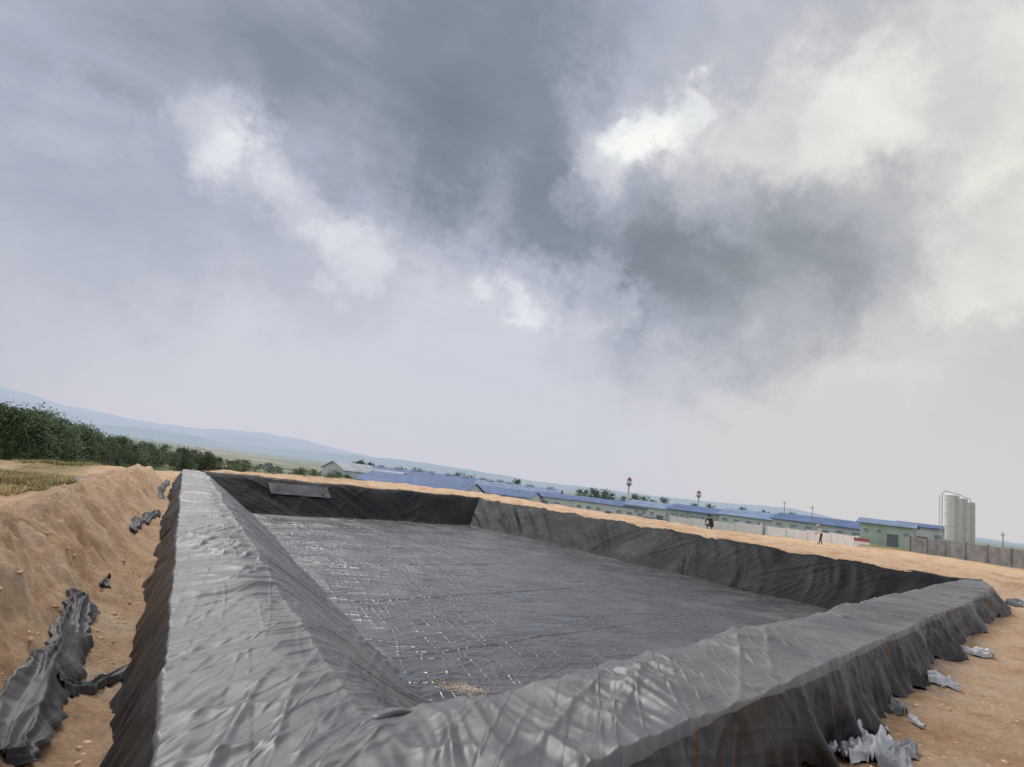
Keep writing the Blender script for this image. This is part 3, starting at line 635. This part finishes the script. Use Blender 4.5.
# ------------------------------------------------------------------ people
M['skin']=simple('skin',(.36,.22,.15),.6,.05,3); M['shirtd']=simple('dark_shirt',(.03,.03,.035),.9,.2,6); M['shirtw']=simple('pale_shirt',(.6,.6,.6),.9,.1,6); M['trou']=simple('dark_trousers',(.035,.04,.05),.9,.2,6); M['hat']=simple('straw_hat',(.5,.42,.26),.9,.2,8)
def person(label,loc,rz,J,shirt,hat=True):
    t=thing('person',label,'person',loc,rz)
    names=list(J); idx={n:i for i,n in enumerate(names)}
    E=[('pelvis','waist'),('waist','chest'),('chest','neck'),('neck','head'),('head','crown')]
    for s in 'LR': E+=[('pelvis','hip'+s),('hip'+s,'knee'+s),('knee'+s,'ank'+s),('ank'+s,'toe'+s),('chest','sho'+s),('sho'+s,'elb'+s),('elb'+s,'wri'+s),('wri'+s,'palm'+s)]
    rad={'pelvis':.15,'waist':.13,'chest':.16,'neck':.055,'head':.095,'crown':.075,'hip':.095,'knee':.06,'ank':.042,'toe':.035,'sho':.07,'elb':.045,'wri':.03,'palm':.035}
    V=[Vector(J[n]) for n in names]; rr_=[rad.get(n,rad.get(n[:-1],.03)) for n in names]; ee=[(idx[a],idx[b]) for a,b in E]
    for s in 'LR':
        w_=Vector(J['wri'+s]);p=Vector(J['palm'+s]); d=(p-w_).normalized(); sd=d.orthogonal().normalized()
        for k in range(5):
            L_=(.05,.08,.09,.085,.065)[k]; V.append(p+d*(L_*.5 if k else 0)+sd*(k-2)*.022); V.append(p+d*L_*(1 if k else .6)+sd*(k-2)*.026*(1 if k else 1.5)+Vector((0,0,-.015))); rr_+=[.010,.008]
            ee+=[(idx['palm'+s],len(V)-2),(len(V)-2,len(V)-1)]
    me=bpy.data.meshes.new('body'); me.from_pydata([v[:] for v in V],ee,[]); o=bpy.data.objects.new('body_base',me); C.objects.link(o)
    md=o.modifiers.new('s','SKIN'); sv=me.skin_vertices[0].data
    for i,q in enumerate(rr_): sv[i].radius=(q,q)
    sv[0].use_root=True
    o.modifiers.new('b','SUBSURF').levels=1
    dg=bpy.context.evaluated_depsgraph_get(); m2=bpy.data.meshes.new_from_object(o.evaluated_get(dg)); bpy.data.objects.remove(o)
    m2.materials.clear()
    for q in ('skin',shirt,'trou'): m2.materials.append(M[q])
    segs=[(V[a],V[b],i) for i,(a,b) in enumerate(ee)]
    for p in m2.polygons:
        c=p.center; best=None
        for a,b_,i in segs:
            ab=b_-a; tt=max(0,min(1,(c-a).dot(ab)/max(ab.length_squared,1e-6))); dd=(c-(a+ab*tt)).length
            if best is None or dd<best[0]: best=(dd,i)
        i=best[1]; nm=E[i] if i<len(E) else ('palm','')
        if nm[1] in('head','crown') or nm[0][:4]in('palm',) or nm[1][:4]=='palm': k=0
        elif nm[0][:3] in('hip','kne','ank') or nm[1][:3]=='hip': k=2
        else: k=1
        p.material_index=k; p.use_smooth=True
    ob=bpy.data.objects.new('body',m2); C.objects.link(ob); ob.parent=t
    hd=Vector(J['crown'])
    if hat:
        b=MB().lathe([(.24,-.05),(.20,.0),(.09,.06),(.08,.12),(.01,.14)],16); hh=b.build('hat',M['hat'],t,True); hh.location=hd
    else:
        b=MB().lathe([(.105,-.09),(.11,-.02),(.09,.05),(.05,.08),(.005,.09)],14); hh=b.build('hair',M['shirtd'],t,True); hh.location=hd
def pose(crouch):
    if crouch:
        return dict(pelvis=(0,-.12,.38),waist=(0,-.06,.55),chest=(0,.08,.78),neck=(0,.16,.95),head=(0,.21,1.05),crown=(0,.22,1.15),
          hipL=(-.12,-.08,.36),kneeL=(-.2,.3,.48),ankL=(-.18,.05,.08),toeL=(-.2,.22,.04),hipR=(.12,-.08,.36),kneeR=(.2,.3,.48),ankR=(.18,.05,.08),toeR=(.2,.22,.04),
          shoL=(-.2,.1,.86),elbL=(-.24,.32,.68),wriL=(-.12,.5,.52),palmL=(-.1,.57,.48),shoR=(.2,.1,.86),elbR=(.24,.32,.68),wriR=(.12,.5,.48),palmR=(.1,.57,.43))
    return dict(pelvis=(0,0,.93),waist=(0,.04,1.1),chest=(0,.14,1.32),neck=(0,.22,1.48),head=(0,.27,1.58),crown=(0,.29,1.69),
          hipL=(-.11,0,.88),kneeL=(-.14,.06,.48),ankL=(-.15,-.04,.08),toeL=(-.17,.14,.04),hipR=(.11,0,.88),kneeR=(.13,.10,.48),ankR=(.15,.14,.08),toeR=(.17,.32,.04),
          shoL=(-.2,.15,1.40),elbL=(-.27,.2,1.12),wriL=(-.22,.38,.95),palmL=(-.21,.45,.92),shoR=(.2,.15,1.40),elbR=(.28,.22,1.12),wriR=(.2,.42,.98),palmR=(.19,.49,.95))
x=GX(712,46); person('person in dark clothes squatting on the sand beyond the right bank',(x,46,gz(x,46)),R(120),pose(True),'shirtd',False)
x=GX(822,56); person('person in pale shirt and hat standing on the sand near the white wall',(x,56,gz(x,56)-.02),R(70),pose(False),'shirtw',True)
# ------------------------------------------------------------------ WORLD
wd=bpy.data.worlds.new('World'); scene.world=wd; wd.use_nodes=True; nt=wd.node_tree; nt.nodes.clear(); L=nt.links
try: wd.cycles.sampling_method='NONE'
except Exception: pass
out=N(nt,'ShaderNodeOutputWorld'); bg=N(nt,'ShaderNodeBackground')
tc=N(nt,'ShaderNodeTexCoord')
SUN=Vector((-.30,.56,.77)).normalized()
def noisevec(scale,det,rough,amp,src):
    wn=N(nt,'ShaderNodeTexNoise'); wn.inputs['Scale'].default_value=scale; wn.inputs['Detail'].default_value=det; wn.inputs['Roughness'].default_value=rough; L.new(tc.outputs['Generated'],wn.inputs['Vector'])
    s1=N(nt,'ShaderNodeVectorMath',operation='SUBTRACT'); s1.inputs[1].default_value=(.5,.5,.5); L.new(wn.outputs['Color'],s1.inputs[0])
    s2=N(nt,'ShaderNodeVectorMath',operation='SCALE'); s2.inputs['Scale'].default_value=amp; L.new(s1.outputs[0],s2.inputs[0])
    s3=N(nt,'ShaderNodeVectorMath',operation='ADD'); L.new(src,s3.inputs[0]); L.new(s2.outputs[0],s3.inputs[1]); return s3.outputs[0]
q1=noisevec(5.0,7,.66,.32,tc.outputs['Generated'])
s4=N(nt,'ShaderNodeVectorMath',operation='NORMALIZE'); L.new(q1,s4.inputs[0])
blobs=[(430,50,170,-.12),(320,10,150,-.06),(400,110,110,-.09),(520,175,110,-.18),(470,110,110,-.07),(600,235,90,-.17),(650,275,80,-.10),(700,10,190,-.09),(740,290,100,-.22),(670,320,85,-.12),(810,265,80,-.11),(560,240,70,-.10),
 (900,190,120,-.08),(860,40,130,-.08),(60,50,190,-.07),(150,180,110,-.07),(250,225,80,-.06),(330,250,90,-.08),(600,330,60,-.04),(-200,100,250,-.12),(1250,150,250,-.06),(400,-300,400,-.22),(200,100,110,-.02),(170,20,130,-.03),
 (690,140,40,.12),(662,135,36,.18),(632,160,40,.19),(615,190,32,.13),(600,110,40,.05),(232,130,48,.22),(248,180,42,.16),(90,100,44,.10),(300,225,36,.12),(345,262,40,.12),(530,285,42,.15),(600,298,38,.20),(790,120,60,.18),(850,120,48,.12),(970,90,80,.24),(1010,235,60,.18),(920,320,60,.05),(790,335,50,.08)]
acc=None
for (a,b,r_,w_) in blobs:
    dr=ray(a,b).normalized(); dt=N(nt,'ShaderNodeVectorMath',operation='DOT_PRODUCT'); dt.inputs[1].default_value=dr; L.new(s4.outputs[0],dt.inputs[0])
    an=math.atan(r_*1.35/640); mr=N(nt,'ShaderNodeMapRange',interpolation_type='SMOOTHERSTEP'); mr.inputs['From Min'].default_value=math.cos(an); mr.inputs['From Max'].default_value=1.; mr.inputs['To Max'].default_value=w_
    L.new(dt.outputs['Value'],mr.inputs['Value'])
    if acc is None: acc=mr.outputs['Result']
    else:
        ad=N(nt,'ShaderNodeMath',operation='ADD'); L.new(acc,ad.inputs[0]); L.new(mr.outputs['Result'],ad.inputs[1]); acc=ad.outputs[0]
sx=N(nt,'ShaderNodeSeparateXYZ'); L.new(tc.outputs['Generated'],sx.inputs[0])
zm=N(nt,'ShaderNodeMath',operation='MAXIMUM'); zm.inputs[1].default_value=.0; L.new(sx.outputs['Z'],zm.inputs[0])
za=N(nt,'ShaderNodeMath',operation='ADD'); za.inputs[1].default_value=.22; L.new(zm.outputs[0],za.inputs[0])
dv=N(nt,'ShaderNodeVectorMath',operation='DIVIDE'); L.new(tc.outputs['Generated'],dv.inputs[0]); cb=N(nt,'ShaderNodeCombineXYZ')
for k in 'XYZ': L.new(za.outputs[0],cb.inputs[k])
L.new(cb.outputs[0],dv.inputs[1])
em=N(nt,'ShaderNodeMapRange',interpolation_type='SMOOTHSTEP'); em.inputs['From Min'].default_value=.14; em.inputs['From Max'].default_value=.50; em.inputs['To Min'].default_value=.02; em.inputs['To Max'].default_value=1.; L.new(sx.outputs['Z'],em.inputs['Value'])
tot=acc
for (scale,rot,sx_,sy_,amp,det,dist) in ((1.8,-38,.5,1.2,.40,7,.4),(4.0,-30,.6,1.2,.38,7,.3)):
    mp=N(nt,'ShaderNodeMapping',vector_type='POINT'); mp.inputs['Rotation'].default_value=(0,0,R(rot)); L.new(dv.outputs[0],mp.inputs['Vector'])
    mp2=N(nt,'ShaderNodeMapping',vector_type='POINT'); mp2.inputs['Scale'].default_value=(sx_,sy_,1); L.new(mp.outputs['Vector'],mp2.inputs['Vector'])
    fn=N(nt,'ShaderNodeTexNoise'); fn.inputs['Scale'].default_value=scale; fn.inputs['Detail'].default_value=det; fn.inputs['Roughness'].default_value=.60; fn.inputs['Distortion'].default_value=dist; L.new(mp2.outputs['Vector'],fn.inputs['Vector'])
    f1=N(nt,'ShaderNodeMath',operation='SUBTRACT'); f1.inputs[1].default_value=.5; L.new(fn.outputs['Fac'],f1.inputs[0])
    f0=N(nt,'ShaderNodeMath',operation='MULTIPLY'); f0.inputs[1].default_value=amp; L.new(f1.outputs[0],f0.inputs[0])
    f2=N(nt,'ShaderNodeMath',operation='MULTIPLY_ADD'); L.new(f0.outputs[0],f2.inputs[0]); L.new(em.outputs['Result'],f2.inputs[1]); L.new(tot,f2.inputs[2]); tot=f2.outputs[0]
v2=N(nt,'ShaderNodeMath',operation='ADD'); v2.inputs[1].default_value=.695; L.new(tot,v2.inputs[0])
rp=N(nt,'ShaderNodeValToRGB'); e=rp.color_ramp.elements; e[0].position=.0; e[0].color=(.165,.20,.25,1); e[1].position=1.; e[1].color=(.96,.965,.97,1)
for p_,c_ in ((.22,(.235,.272,.335,1)),(.45,(.41,.445,.545,1)),(.68,(.61,.62,.70,1)),(.84,(.79,.825,.865,1))):
    q=rp.color_ramp.elements.new(p_); q.color=c_
L.new(v2.outputs[0],rp.inputs['Fac'])
dt=N(nt,'ShaderNodeVectorMath',operation='DOT_PRODUCT'); dt.inputs[1].default_value=ray(1100,260).normalized(); L.new(s4.outputs[0],dt.inputs[0])
mr=N(nt,'ShaderNodeMapRange',interpolation_type='SMOOTHSTEP'); mr.inputs['From Min'].default_value=.76; mr.inputs['From Max'].default_value=1.; L.new(dt.outputs['Value'],mr.inputs['Value'])
mw=N(nt,'ShaderNodeMix',data_type='RGBA',blend_type='MULTIPLY'); mw.inputs['B'].default_value=(1.09,1.04,.91,1); L.new(mr.outputs['Result'],mw.inputs['Factor']); L.new(rp.outputs['Color'],mw.inputs['A'])
sk=N(nt,'ShaderNodeTexSky'); sk.sky_type='NISHITA'; sk.sun_disc=False; sk.sun_elevation=math.asin(SUN.z); sk.sun_rotation=math.atan2(SUN.x,SUN.y); sk.air_density=1.5; sk.dust_density=1
sc_=N(nt,'ShaderNodeVectorMath',operation='SCALE'); sc_.inputs['Scale'].default_value=.05; L.new(sk.outputs[0],sc_.inputs[0])
fm=N(nt,'ShaderNodeMix',data_type='RGBA'); fm.inputs['Factor'].default_value=.95; L.new(sc_.outputs[0],fm.inputs['A']); L.new(mw.outputs['Result'],fm.inputs['B'])
L.new(fm.outputs['Result'],bg.inputs['Color']); bg.inputs['Strength'].default_value=1.0; L.new(bg.outputs[0],out.inputs['Surface'])
sl=bpy.data.lights.new('sun','SUN'); sl.energy=2.3; sl.angle=R(30); sl.color=(1,.97,.92); so=bpy.data.objects.new('sun',sl); C.objects.link(so)
so.rotation_euler=SUN.to_track_quat('Z','Y').to_euler()
